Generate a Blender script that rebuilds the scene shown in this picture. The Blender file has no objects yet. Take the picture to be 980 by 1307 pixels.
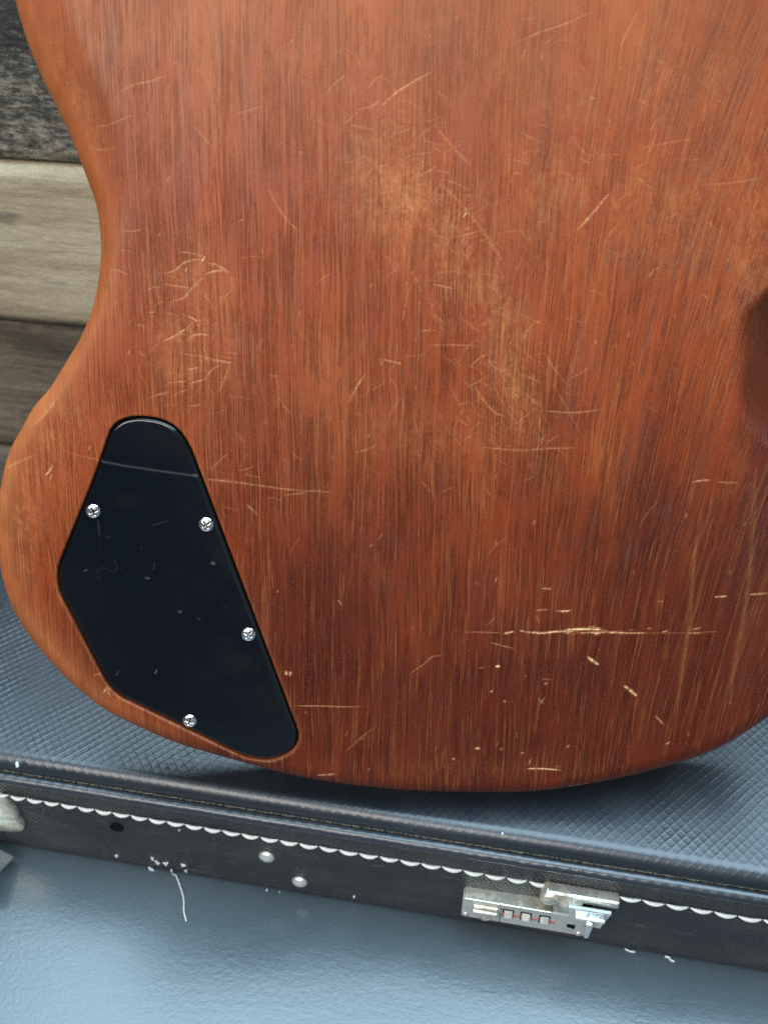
import bpy, bmesh, math, random
import numpy as np
from mathutils import Vector, Matrix
R_ = math.radians
random.seed(7)
rng = np.random.default_rng(11)
S = bpy.context.scene
C = S.collection

# ------------------------------------------------------------------ camera
PITCH, LEAN, FOVY, DIST = R_(40), R_(24), R_(56), 0.41
FPX = 653.5 / math.tan(FOVY / 2)                    # focal length in photo pixels
CAM_Z = 0.4864
cam_d = bpy.data.cameras.new('camera'); cam = bpy.data.objects.new('camera', cam_d); C.objects.link(cam)
cam.location = (0, 0, CAM_Z); cam.rotation_euler = (math.pi / 2 - PITCH, 0, 0)
cam_d.sensor_fit = 'VERTICAL'; cam_d.sensor_height = 24.0
cam_d.lens = 12.0 / math.tan(FOVY / 2)
cam_d.clip_start = 0.01; cam_d.clip_end = 60
cam_d.dof.use_dof = True; cam_d.dof.focus_distance = 0.425; cam_d.dof.aperture_fstop = 5.6
S.camera = cam

# ------------------------------------------------------------------ light
w = bpy.data.worlds.new('World'); S.world = w; w.use_nodes = True
bg = w.node_tree.nodes['Background']
wt = w.node_tree                                       # plain daylight surroundings: pale sky with soft cloud all round
tc = wt.nodes.new('ShaderNodeTexCoord'); wn = wt.nodes.new('ShaderNodeTexNoise'); wr_ = wt.nodes.new('ShaderNodeValToRGB')
wn.inputs['Scale'].default_value = 3.2; wn.inputs['Detail'].default_value = 4.0
wr_.color_ramp.elements[0].position = 0.46; wr_.color_ramp.elements[0].color = (0.16, 0.23, 0.34, 1)
wr_.color_ramp.elements[1].position = 0.72; wr_.color_ramp.elements[1].color = (3.6, 3.7, 3.8, 1)
wt.links.new(tc.outputs['Generated'], wn.inputs['Vector']); wt.links.new(wn.outputs[0], wr_.inputs[0]); wt.links.new(wr_.outputs[0], bg.inputs['Color'])
bg.inputs['Strength'].default_value = 0.19
def area(name, loc, target, size, size_y, energy, col):
    l = bpy.data.lights.new(name, 'AREA'); l.shape = 'RECTANGLE'; l.size = size; l.size_y = size_y
    l.energy = energy; l.color = col
    o = bpy.data.objects.new(name, l); C.objects.link(o); o.location = loc
    o.rotation_euler = (Vector(target) - Vector(loc)).to_track_quat('-Z', 'Y').to_euler()
    return o
area('window_light', (-0.65, -0.95, 1.42), (0.0, 0.38, 0.36), 1.5, 0.8, 39, (1.0, 0.975, 0.93))
area('skylight', (0.35, 0.75, 2.6), (0.0, 0.2, 0.1), 3.6, 2.6, 285, (0.58, 0.83, 1.0))

S.view_settings.view_transform = 'Standard'; S.view_settings.look = 'None'
S.view_settings.exposure = 0.0; S.view_settings.gamma = 1.0
S.render.engine = 'CYCLES'
S.cycles.use_denoising = False
S.cycles.max_bounces = 6; S.cycles.caustics_reflective = False; S.cycles.caustics_refractive = False

# ------------------------------------------------------------------ picture <-> place
F_ = np.array([0, math.cos(PITCH), -math.sin(PITCH)]); U_ = np.array([0, math.sin(PITCH), math.cos(PITCH)])
CP = np.array([0, 0, CAM_Z])
def ray(x, y): return F_ + (x - 490) / FPX * np.array([1., 0, 0]) - (y - 653.5) / FPX * U_
def hit(x, y, p0, n):
    d = ray(x, y); return CP + d * (np.dot(np.asarray(p0) - CP, n) / np.dot(d, n))
THICK = 0.035
N_ = np.array([0, -math.cos(LEAN), math.sin(LEAN)]); EV = np.array([0, math.sin(LEAN), math.cos(LEAN)])
P0 = CP + DIST * F_
BASE = hit(594, 1019, P0, N_) - THICK * N_           # lowest point of the front face: rests on the case
TOPZ = BASE[2]                                       # height of the case top
def uv(x, y, depth=0.0):                             # photo pixel -> guitar coordinates on the back face
    p = hit(x, y, P0 - depth * N_, N_) - BASE
    return np.array([p[0], np.dot(p, EV)])

# ------------------------------------------------------------------ helpers
def mesh_obj(name, verts, faces, mat=None, parent=None, smooth=True):
    me = bpy.data.meshes.new(name); me.from_pydata([tuple(map(float, v)) for v in verts], [], faces)
    me.update()
    if smooth: me.polygons.foreach_set('use_smooth', [True] * len(me.polygons))
    if mat: me.materials.append(mat)
    o = bpy.data.objects.new(name, me); C.objects.link(o); o.parent = parent
    return o
def bm_obj(name, bm, mat, parent, smooth=False):
    me = bpy.data.meshes.new(name); bm.to_mesh(me); bm.free()
    if smooth: me.polygons.foreach_set('use_smooth', [True] * len(me.polygons))
    me.materials.append(mat)
    o = bpy.data.objects.new(name, me); C.objects.link(o); o.parent = parent
    return o
def grid_mesh(name, P, mat, parent, keep=None, attrs=None, uvs=None):
    """P: (nv,nu,3) vertices; keep: (nv-1,nu-1) bool of cells"""
    nv, nu = P.shape[:2]
    idx = np.arange(nv * nu).reshape(nv, nu)
    q = np.stack([idx[:-1, :-1], idx[:-1, 1:], idx[1:, 1:], idx[1:, :-1]], -1)
    q = q[keep] if keep is not None else q.reshape(-1, 4)
    used = np.zeros(nv * nu, bool); used[q.ravel()] = True
    remap = np.cumsum(used) - 1
    V = P.reshape(-1, 3)[used].astype(np.float32); q = remap[q].astype(np.int32)
    me = bpy.data.meshes.new(name)
    me.vertices.add(len(V)); me.vertices.foreach_set('co', V.ravel())
    me.loops.add(q.size); me.loops.foreach_set('vertex_index', q.ravel())
    me.polygons.add(len(q)); me.polygons.foreach_set('loop_start', np.arange(0, q.size, 4, dtype=np.int32))
    me.polygons.foreach_set('use_smooth', np.ones(len(q), bool))
    for k, a in (attrs or {}).items():
        at = me.attributes.new(k, 'FLOAT', 'POINT'); at.data.foreach_set('value', a.reshape(-1)[used].astype(np.float32))
    for k, a in (uvs or {}).items():
        at = me.attributes.new(k, 'FLOAT_VECTOR', 'POINT'); at.data.foreach_set('vector', a.reshape(-1, 3)[used].astype(np.float32).ravel())
    me.update(calc_edges=True); me.validate()
    me.materials.append(mat)
    o = bpy.data.objects.new(name, me); C.objects.link(o); o.parent = parent
    return o
def spline(pts, per=14, closed=False):
    p = np.array(pts, float); n = len(p); out = []
    rngi = range(n if closed else n - 1)
    for i in rngi:
        if closed: a, b, c, d = p[(i - 1) % n], p[i], p[(i + 1) % n], p[(i + 2) % n]
        else: a, b, c, d = p[max(i - 1, 0)], p[i], p[i + 1], p[min(i + 2, n - 1)]
        for k in range(per):
            t = k / per
            out.append(.5 * ((2 * b) + (c - a) * t + (2 * a - 5 * b + 4 * c - d) * t * t + (3 * b - a - 3 * c + d) * t ** 3))
    if not closed: out.append(p[-1])
    return np.array(out)
def sdf_exact(poly, X, Y):
    """signed distance, positive inside"""
    a = poly; b = np.roll(poly, -1, 0)
    px, py = X.ravel(), Y.ravel(); D = np.full(px.size, 1e9); ins = np.zeros(px.size, bool)
    for (ax, ay), (bx, by) in zip(a, b):
        dx, dy = bx - ax, by - ay; L = dx * dx + dy * dy + 1e-18
        t = np.clip(((px - ax) * dx + (py - ay) * dy) / L, 0, 1)
        D = np.minimum(D, (px - ax - t * dx) ** 2 + (py - ay - t * dy) ** 2)
        if ay != by:
            c = (ay > py) != (by > py)
            ins ^= c & (px < dx * (py - ay) / (by - ay) + ax)
    D = np.sqrt(D); return np.where(ins, D, -D).reshape(X.shape)
class SDF:
    def __init__(s, poly, pad=0.012, h=0.0015):
        s.lo = poly.min(0) - pad; s.h = h
        n = np.ceil((poly.max(0) + pad - s.lo) / h).astype(int) + 2
        xs = s.lo[0] + np.arange(n[0]) * h; ys = s.lo[1] + np.arange(n[1]) * h
        X, Y = np.meshgrid(xs, ys); s.G = sdf_exact(poly, X, Y)
    def __call__(s, X, Y):
        fx = np.clip((X - s.lo[0]) / s.h, 0, s.G.shape[1] - 1.001); fy = np.clip((Y - s.lo[1]) / s.h, 0, s.G.shape[0] - 1.001)
        i = fx.astype(int); j = fy.astype(int); a = fx - i; b = fy - j; G = s.G
        return (G[j, i] * (1 - a) + G[j, i + 1] * a) * (1 - b) + (G[j + 1, i] * (1 - a) + G[j + 1, i + 1] * a) * b
    def grad(s, X, Y, e=0.0008):
        gx = s(X + e, Y) - s(X - e, Y); gy = s(X, Y + e) - s(X, Y - e)
        L = np.sqrt(gx * gx + gy * gy) + 1e-12
        return gx / L, gy / L
def vnoise(x, y, seed):
    r = np.random.default_rng(seed).random((256, 256)); i = np.floor(x).astype(int); j = np.floor(y).astype(int)
    a = x - i; b = y - j; a = a * a * (3 - 2 * a); b = b * b * (3 - 2 * b)
    g = lambda ii, jj: r[jj % 256, ii % 256]
    return (g(i, j) * (1 - a) + g(i + 1, j) * a) * (1 - b) + (g(i, j + 1) * (1 - a) + g(i + 1, j + 1) * a) * b
def smooth(a, b, x):
    t = np.clip((x - a) / (b - a), 0, 1); return t * t * (3 - 2 * t)
def bevel_box(bm, lo, hi, b=0.0006, seg=2, M=None, mi=0):
    lo = Vector(lo); hi = Vector(hi)
    r = bmesh.ops.create_cube(bm, size=1.0)
    vs = r['verts']
    for v in vs: v.co = Vector(((lo.x + hi.x) / 2 + v.co.x * (hi.x - lo.x), (lo.y + hi.y) / 2 + v.co.y * (hi.y - lo.y), (lo.z + hi.z) / 2 + v.co.z * (hi.z - lo.z)))
    es = list({e for v in vs for e in v.link_edges})
    r2 = bmesh.ops.bevel(bm, geom=es, offset=b, segments=seg, affect='EDGES', profile=0.5) if b > 0 else None
    allv = list({v for f in (r2['faces'] if r2 else []) for v in f.verts} | {v for v in vs if v.is_valid})
    if M is not None:
        for v in allv: v.co = M @ v.co
    for f in {f for v in allv for f in v.link_faces}: f.material_index = mi
    return allv
def lathe(bm, prof, n=20, M=None, mi=0):
    rings = []
    for r, z in prof:
        if r < 1e-7: rings.append([bm.verts.new((0, 0, z))]); continue
        rings.append([bm.verts.new((r * math.cos(2 * math.pi * k / n), r * math.sin(2 * math.pi * k / n), z)) for k in range(n)])
    for a, b in zip(rings, rings[1:]):
        for k in range(n):
            k2 = (k + 1) % n
            vs = [a[k % len(a)], a[k2 % len(a)], b[k2 % len(b)], b[k % len(b)]]
            u = []
            for v in vs:
                if v not in u: u.append(v)
            if len(u) >= 3:
                try: f = bm.faces.new(u); f.smooth = True; f.material_index = mi
                except ValueError: pass
    if M is not None:
        for r in rings:
            for v in r: v.co = M @ v.co
def tube(pts, rad, sides=6, cap=True):
    pts = [Vector(p) for p in pts]; V = []; Fc = []
    for i, p in enumerate(pts):
        t = (pts[min(i + 1, len(pts) - 1)] - pts[max(i - 1, 0)]).normalized()
        a = t.cross(Vector((0, 0, 1)));  a = a.normalized() if a.length > 1e-6 else Vector((1, 0, 0)); b = t.cross(a)
        r = rad[i] if hasattr(rad, '__len__') else rad
        for k in range(sides):
            g = 2 * math.pi * k / sides; V.append(p + a * math.cos(g) * r + b * math.sin(g) * r)
    for i in range(len(pts) - 1):
        for k in range(sides):
            k2 = (k + 1) % sides
            Fc.append((i * sides + k, i * sides + k2, (i + 1) * sides + k2, (i + 1) * sides + k))
    if cap: Fc.append(tuple(range(sides))[::-1]); Fc.append(tuple((len(pts) - 1) * sides + k for k in range(sides)))
    return V, Fc
def tag(o, label=None, cat=None, group=None, kind=None):
    if label: o['label'] = label
    if cat: o['category'] = cat
    if group: o['group'] = group
    if kind: o['kind'] = kind
    return o
def empty(name, loc, rot=(0, 0, 0)):
    o = bpy.data.objects.new(name, None); C.objects.link(o); o.location = tuple(map(float, loc)); o.rotation_euler = rot
    o.empty_display_size = 0.05
    return o

# ------------------------------------------------------------------ materials
class NT:
    def __init__(s, name):
        s.m = bpy.data.materials.new(name); s.m.use_nodes = True; s.t = s.m.node_tree
        s.p = s.t.nodes['Principled BSDF']
    def n(s, kind, **kw):
        nd = s.t.nodes.new(kind)
        for k, v in kw.items():
            if k.startswith('_'): setattr(nd, k[1:], v)
            else:
                inp = nd.inputs[int(k[1:])] if k[0] == 'i' and k[1:].isdigit() else nd.inputs[k.replace('__', ' ')]
                s.set(inp, v)
        return nd
    def set(s, inp, v):
        if isinstance(v, bpy.types.NodeSocket): s.t.links.new(v, inp)
        elif isinstance(v, bpy.types.Node): s.t.links.new(v.outputs[0], inp)
        else: inp.default_value = v
    def math(s, op, a, b=0.0, c=0.0, clamp=False):
        nd = s.t.nodes.new('ShaderNodeMath'); nd.operation = op; nd.use_clamp = clamp
        for i, v in enumerate((a, b, c)): s.set(nd.inputs[i], v)
        return nd.outputs[0]
    def mix(s, fac, a, b, mode='MIX'):
        nd = s.t.nodes.new('ShaderNodeMix'); nd.data_type = 'RGBA'; nd.blend_type = mode
        s.set(nd.inputs[0], fac)
        s.set(nd.inputs[6], a if not isinstance(a, tuple) else (*a, 1)); s.set(nd.inputs[7], b if not isinstance(b, tuple) else (*b, 1))
        return nd.outputs[2]
    def ramp(s, fac, stops):
        nd = s.t.nodes.new('ShaderNodeValToRGB'); s.set(nd.inputs[0], fac); cr = nd.color_ramp
        while len(cr.elements) < len(stops): cr.elements.new(0.5)
        for e, (p, c) in zip(cr.elements, stops):
            e.position = p; e.color = (*c, 1) if isinstance(c, tuple) else (c, c, c, 1)
        return nd.outputs[0]
    def rng(s, v, a, b, c=0.0, d=1.0, sm=False):
        nd = s.t.nodes.new('ShaderNodeMapRange'); nd.clamp = True
        if sm: nd.interpolation_type = 'SMOOTHSTEP'
        for i, x in enumerate((v, a, b, c, d)): s.set(nd.inputs[i], x)
        return nd.outputs[0]
    def mapping(s, vec, scale, loc=(0, 0, 0), rot=(0, 0, 0)):
        nd = s.t.nodes.new('ShaderNodeMapping'); s.set(nd.inputs[0], vec)
        nd.inputs['Scale'].default_value = scale; nd.inputs['Location'].default_value = loc; nd.inputs['Rotation'].default_value = rot
        return nd.outputs[0]
    def noise(s, vec, scale=1.0, detail=2.0, rough=0.5, dist=0.0):
        nd = s.t.nodes.new('ShaderNodeTexNoise'); s.set(nd.inputs['Vector'], vec)
        nd.inputs['Scale'].default_value = scale; nd.inputs['Detail'].default_value = detail
        nd.inputs['Roughness'].default_value = rough; nd.inputs['Distortion'].default_value = dist
        return nd.outputs[0]
    def attr(s, name, vec=False):
        nd = s.t.nodes.new('ShaderNodeAttribute'); nd.attribute_name = name
        return nd.outputs['Vector' if vec else 'Fac']
    def obj(s): return s.t.nodes.new('ShaderNodeTexCoord').outputs['Object']
    def bump(s, h, strength, dist, normal=None):
        nd = s.t.nodes.new('ShaderNodeBump'); s.set(nd.inputs['Height'], h)
        nd.inputs['Strength'].default_value = strength; nd.inputs['Distance'].default_value = dist
        if normal is not None: s.set(nd.inputs['Normal'], normal)
        return nd.outputs[0]
    def out(s, **kw):
        for k, v in kw.items():
            inp = s.p.inputs[k.replace('_', ' ')]
            s.set(inp, (*v, 1) if isinstance(v, tuple) and len(v) == 3 else v)
        return s.m

def mat_wood():
    t = NT('worn_mahogany')
    g = t.attr('grain', True)                                    # across / along the grain, in cm
    wav = t.noise(t.mapping(g, (0.5, 0.16, 1)), 1.0, 2)
    sep = t.n('ShaderNodeSeparateXYZ', Vector=g)
    gx = t.math('ADD', sep.outputs[0], t.math('MULTIPLY', t.math('SUBTRACT', wav, 0.5), 0.5))
    jit = t.noise(t.mapping(g, (5, 3.2, 1), (6, 1, 0)), 1.0, 2)
    gx = t.math('ADD', gx, t.math('MULTIPLY', t.math('SUBTRACT', jit, 0.5), 0.045))
    gv = t.n('ShaderNodeCombineXYZ', X=gx, Y=sep.outputs[1], Z=0.0).outputs[0]
    broad = t.noise(t.mapping(gv, (0.40, 0.10, 1)), 1.0, 3, 0.5)
    band = t.noise(t.mapping(gv, (2.4, 0.07, 1), (3, 1, 0)), 1.0, 4, 0.6)
    fibre = t.noise(t.mapping(gv, (22, 0.45, 1), (4, 3, 0)), 1.0, 2, 0.7)
    speck = t.noise(t.mapping(gv, (24, 15, 1), (8, 3, 0)), 1.0, 1, 0.6)
    def pores(scale, off, wid):                                   # thin lines that follow the grain
        nz = t.noise(t.mapping(gv, scale, off), 1.0, 1.5, 0.5, 0.15)
        d = t.math('SUBTRACT', nz, 0.5)
        dark = t.rng(t.math('ABSOLUTE', d), wid, wid * 0.25)
        lite = t.rng(t.math('ABSOLUTE', t.math('SUBTRACT', d, wid * 1.9)), wid * 1.1, wid * 0.3)  # pale highlight beside each pore, painted into the colour
        return dark, lite
    d1, l1 = pores((5.0, 0.07, 1), (7, 2, 0), 0.042)
    d2, l2 = pores((8.5, 0.16, 1), (31, 12, 0), 0.045)
    brk = t.noise(t.mapping(gv, (6, 0.45, 1), (1, 9, 0)), 1.0, 3, 0.65)
    d1 = t.math('MULTIPLY', d1, t.rng(brk, 0.36, 0.56)); d2 = t.math('MULTIPLY', d2, t.rng(brk, 0.62, 0.46))
    l1 = t.math('MULTIPLY', l1, t.rng(brk, 0.40, 0.60)); l2 = t.math('MULTIPLY', l2, t.rng(brk, 0.60, 0.42))
    v = t.math('ADD', t.math('MULTIPLY', broad, 0.78), t.math('MULTIPLY', band, 0.22))
    base = t.ramp(v, [(0.32, (0.180, 0.026, 0.004)), (0.46, (0.228, 0.036, 0.006)), (0.58, (0.260, 0.045, 0.007)), (0.70, (0.300, 0.060, 0.010))])
    # greyish purple bands in the old finish
    bl = t.rng(t.noise(t.mapping(gv, (1.5, 0.12, 1), (11, 4, 0)), 1.0, 3, 0.6), 0.54, 0.74)
    base = t.mix(t.math('MULTIPLY', bl, 0.25), base, (0.140, 0.050, 0.034))
    # short dark flecks lying a little across the grain
    fl = t.rng(t.noise(t.mapping(gv, (2.6, 0.95, 1), (2, 5, 0), (0, 0, -0.25)), 1.0, 5, 0.68), 0.61, 0.70)
    base = t.mix(t.math('MULTIPLY', fl, 0.42), base, (0.085, 0.032, 0.028))
    base = t.mix(t.attr('finish_shade'), base, t.mix(1.0, base, (0.33, 0.225, 0.30), 'MULTIPLY'))   # old dark finish with painted shade, strongest low down and right
    st = t.attr('stain')
    base = t.mix(t.math('MULTIPLY', st, 0.60), base, (0.085, 0.032, 0.024))
    wear_haze = t.attr('wear_haze')
    base = t.mix(t.math('MULTIPLY', wear_haze, 0.54), base, (0.48, 0.185, 0.058))
    sepd = t.attr('clean')                                        # 1 where the open pores are filled or sanded away
    depth = t.rng(sepd, 0, 1, 1, 0.20)
    fill = t.rng(t.noise(t.mapping(gv, (0.9, 0.36, 1), (5, 8, 0), (0, 0, -0.15)), 1.0, 5, 0.68), 0.47, 0.60)   # patches where the finish fills the pores
    base = t.mix(t.math('MULTIPLY', fill, 0.30), base, t.mix(1.0, base, (1.30, 1.12, 1.0), 'MULTIPLY'))
    depth = t.math('MULTIPLY', depth, t.rng(fill, 0, 1, 1, 0.35))
    pore = t.math('MULTIPLY', t.math('MAXIMUM', d1, t.math('MULTIPLY', d2, 0.8)), depth)
    base = t.mix(t.math('MULTIPLY', pore, 0.54), base, t.mix(1.0, base, (0.22, 0.20, 0.30), 'MULTIPLY'))
    lite = t.math('MULTIPLY', t.math('MAXIMUM', l1, l2), depth)
    base = t.mix(t.math('MULTIPLY', lite, 0.22), base, t.mix(0.5, base, (0.72, 0.28, 0.08), 'MIX'))
    base = t.mix(t.rng(fibre, 0.30, 0.70, 0.0, 0.16), base, t.mix(1.0, base, (0.50, 0.46, 0.50), 'MULTIPLY'))
    base = t.mix(t.rng(speck, 0.62, 0.74, 0.0, 0.24), base, (0.52, 0.20, 0.06))
    base = t.mix(t.rng(speck, 0.38, 0.26, 0.0, 0.45), base, t.mix(1.0, base, (0.35, 0.32, 0.36), 'MULTIPLY'))
    sc = t.attr('scratch')
    base = t.mix(t.math('MULTIPLY', sc, 0.92), base, t.ramp(sc, [(0.25, (0.55, 0.26, 0.105)), (0.85, (0.83, 0.53, 0.28))]))
    h = t.math('ADD', t.math('MULTIPLY', pore, -1.0), t.math('MULTIPLY', fibre, 0.3))
    h = t.math('ADD', h, t.math('MULTIPLY', sc, -0.6))
    nrm = t.bump(h, 0.7, 0.00034)
    rough = t.math('ADD', t.rng(fibre, 0.3, 0.7, 0.36, 0.50), t.math('MULTIPLY', wear_haze, 0.10))
    return t.out(Base_Color=base, Roughness=rough, Normal=nrm, Specular_IOR_Level=0.28)

def mat_cover():
    t = NT('black_plastic')
    o = t.obj()
    sc = t.attr('scratch')
    sm = t.rng(t.noise(o, 30, 3, 0.6), 0.45, 0.7)
    hz = t.noise(t.mapping(o, (900, 60, 60), (0, 0, 0), (0, 0, 0.6)), 1.0, 2)
    base = t.mix(sc, (0.0030, 0.0042, 0.0058), (0.42, 0.42, 0.42))
    r = t.math('ADD', t.rng(sm, 0, 1, 0.04, 0.08), t.math('MULTIPLY', hz, 0.03))
    r = t.math('ADD', r, t.math('MULTIPLY', t.attr('smudge'), 0.20))
    nrm = t.bump(t.noise(o, 45, 2), 0.05, 0.004)
    return t.out(Base_Color=base, Roughness=t.math('ADD', r, t.math('MULTIPLY', sc, 0.4)), Normal=nrm)

def mat_vinyl(name, col, rough, dirt=0.25, bumpscale=0.0):
    t = NT(name); o = t.obj()
    d = t.rng(t.noise(o, 14, 5, 0.65), 0.45, 0.75)
    f = t.noise(o, 900, 2)
    base = t.mix(t.math('MULTIPLY', d, dirt), col, (0.085, 0.088, 0.085))
    r = t.math('ADD', t.rng(d, 0, 1, rough, rough + 0.12), t.math('MULTIPLY', t.math('SUBTRACT', f, 0.5), 0.1))
    h = f
    if bumpscale:
        a = t.noise(t.mapping(o, (bumpscale, bumpscale, bumpscale * 1.3)), 1.0, 2, 0.5)
        h = t.math('ADD', f, t.math('MULTIPLY', a, 2.0))
    nrm = t.bump(h, 0.15, 0.0003)
    return t.out(Base_Color=base, Roughness=r, Normal=nrm, Specular_IOR_Level=0.65)

def mat_side():
    t = NT('black_grained_leatherette'); o = t.obj()
    # fine crossed grain of the side cloth
    s = t.n('ShaderNodeSeparateXYZ', Vector=o)
    a = t.math('SINE', t.math('MULTIPLY', t.math('ADD', s.outputs[0], t.math('MULTIPLY', s.outputs[2], 0.55)), 2600))
    b = t.math('SINE', t.math('MULTIPLY', t.math('SUBTRACT', s.outputs[0], t.math('MULTIPLY', s.outputs[2], 0.9)), 2600))
    gr = t.math('MAXIMUM', a, b)
    d = t.rng(t.noise(t.mapping(o, (16, 16, 40)), 1.0, 5, 0.65), 0.46, 0.75)
    rub = t.rng(t.noise(t.mapping(o, (60, 60, 200)), 1.0, 5, 0.7), 0.60, 0.72)
    base = t.mix(t.math('MULTIPLY', d, 0.55), (0.020, 0.022, 0.026), (0.085, 0.082, 0.076))
    base = t.mix(t.math('MULTIPLY', rub, 0.30), base, (0.22, 0.22, 0.22))
    nrm = t.bump(t.math('ADD', gr, t.math('MULTIPLY', t.noise(o, 700, 2), 1.6)), 0.6, 0.00028)
    return t.out(Base_Color=base, Roughness=t.rng(d, 0, 1, 0.42, 0.6), Normal=nrm)

def mat_metal(name, col, rough, tarnish, tcol):
    t = NT(name); o = t.obj()
    d = t.rng(t.noise(o, 170, 3, 0.6), 0.48, 0.68)
    base = t.mix(t.math('MULTIPLY', d, tarnish), col, tcol)
    nrm = t.bump(t.noise(o, 260, 2), 0.06, 0.0008)
    return t.out(Base_Color=base, Metallic=t.rng(d, 0, 1, 0.85, 0.85 - 0.4 * tarnish), Roughness=t.rng(d, 0, 1, rough, rough + 0.25), Normal=nrm)

def mat_flat(name, col, rough=0.6, spec=0.4):
    t = NT(name); o = t.obj()
    base = t.mix(t.rng(t.noise(o, 400, 3), 0.35, 0.7, 0, 0.35), col, tuple(c * 0.7 for c in col))
    return t.out(Base_Color=base, Roughness=rough, Specular_IOR_Level=spec)

def mat_floor():
    t = NT('grey_painted_floor'); o = t.obj()
    br = t.noise(t.mapping(o, (55, 170, 1), (0, 0, 0), (0, 0, -0.35)), 1.0, 4, 0.6, 0.6)
    br2 = t.noise(t.mapping(o, (330, 440, 1), (0, 0, 0), (0, 0, 0.3)), 1.0, 2, 0.5, 0.6)
    big = t.noise(t.mapping(o, (9, 9, 1)), 1.0, 4, 0.6)
    fine = t.noise(o, 1400, 2)
    base = t.mix(t.rng(big, 0.35, 0.7), (0.040, 0.056, 0.066), (0.056, 0.074, 0.085))
    base = t.mix(t.rng(t.noise(o, 160, 2), 0.70, 0.76, 0, 0.5), base, (0.07, 0.075, 0.08))
    h = t.math('ADD', t.math('MULTIPLY', br, 0.8), t.math('ADD', t.math('MULTIPLY', br2, 0.8), t.math('MULTIPLY', fine, 0.06)))
    nrm = t.bump(h, 0.09, 0.0011)
    return t.out(Base_Color=base, Roughness=t.rng(big, 0.3, 0.7, 0.25, 0.34), Normal=nrm, Specular_IOR_Level=0.75)

def mat_plank(name, dark, mid, lite, dirt, seed, rough_relief):
    t = NT(name); o = t.obj()
    o = t.mapping(o, (1, 1, 1), (seed * 1.7, 0, seed * 0.9))
    gr = t.noise(t.mapping(o, (9, 40, 160)), 1.0, 5, 0.65, 0.5)
    ro = t.noise(t.mapping(o, (120, 120, 320)), 1.0, 6, 0.75, 0.25)
    big = t.noise(t.mapping(o, (6, 6, 16)), 1.0, 3, 0.6)
    k = 0.22 if rough_relief < 0.003 else 0.55
    v = t.math('ADD', t.math('MULTIPLY', gr, 0.62 - k), t.math('ADD', t.math('MULTIPLY', big, 0.38), t.math('MULTIPLY', ro, k)))
    base = t.ramp(v, [(0.38, dark), (0.5, mid), (0.63, lite)])
    brown = t.rng(t.noise(t.mapping(o, (5, 5, 70), (9, 0, 4)), 1.0, 4, 0.65), 0.50, 0.66)
    base = t.mix(t.math('MULTIPLY', brown, 0.5), base, t.mix(1.0, base, (0.62, 0.52, 0.42), 'MULTIPLY'))
    kn = t.rng(t.noise(t.mapping(o, (22, 22, 40), (3, 0, 1)), 1.0, 2), 0.60, 0.70)
    base = t.mix(t.math('MULTIPLY', kn, dirt), base, (0.045, 0.045, 0.045))
    nrm = t.bump(t.math('ADD', t.math('MULTIPLY', gr, 0.6), ro), 0.8, rough_relief)
    return t.out(Base_Color=base, Roughness=0.72, Normal=nrm, Specular_IOR_Level=0.4)

M_wood = mat_wood(); M_cover = mat_cover()
M_lid = mat_vinyl('black_embossed_vinyl', (0.011, 0.015, 0.021), 0.33, 0.12)
M_pipe = mat_vinyl('black_piping_vinyl', (0.018, 0.022, 0.030), 0.30, 0.15, 500)
M_side = mat_side()
M_groove = mat_flat('olive_dusty_seam', (0.12, 0.118, 0.090), 0.9, 0.1)
M_stitch = mat_flat('white_plastic_stitch', (0.70, 0.73, 0.69), 0.40, 0.5)
M_nickel = mat_metal('worn_nickel', (0.76, 0.76, 0.71), 0.24, 0.8, (0.30, 0.25, 0.16))
M_brass = mat_metal('tarnished_brass_plate', (0.78, 0.75, 0.64), 0.30, 0.5, (0.36, 0.28, 0.16))
M_zinc = mat_metal('grey_zinc', (0.50, 0.54, 0.54), 0.45, 0.35, (0.30, 0.31, 0.30)); M_zinc.node_tree.links.remove(M_zinc.node_tree.nodes['Principled BSDF'].inputs['Metallic'].links[0]); M_zinc.node_tree.nodes['Principled BSDF'].inputs['Metallic'].default_value = 0.35
M_chrome = mat_metal('bright_chrome', (0.90, 0.91, 0.92), 0.14, 0.10, (0.5, 0.5, 0.5))
M_rivet = mat_metal('dull_white_rivet', (0.86, 0.87, 0.82), 0.42, 0.5, (0.45, 0.44, 0.38)); M_rivet.node_tree.nodes['Principled BSDF'].inputs['Specular IOR Level'].default_value = 0.6
M_black = mat_flat('black_hole', (0.006, 0.006, 0.006), 0.9, 0.1)
M_red = mat_flat('red_paint', (0.62, 0.10, 0.10), 0.5)
M_slot = mat_flat('dirty_slot', (0.12, 0.09, 0.04), 0.7)
M_thread = NT('pale_thread').out(Base_Color=(0.55, 0.55, 0.50), Roughness=0.7)
M_fluff = mat_flat('white_torn_backing', (0.58, 0.60, 0.62), 0.9)
M_floor = mat_floor()

# ------------------------------------------------------------------ floor
def floor():
    s = 2.5
    o = mesh_obj('floor', [(-s, -s, 0), (s, -s, 0), (s, s, 0), (-s, s, 0)], [(0, 1, 2, 3)], M_floor, None, False)
    tag(o, 'smooth grey painted floor with brushed texture in front of the case', 'floor', kind='structure')
floor()

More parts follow.
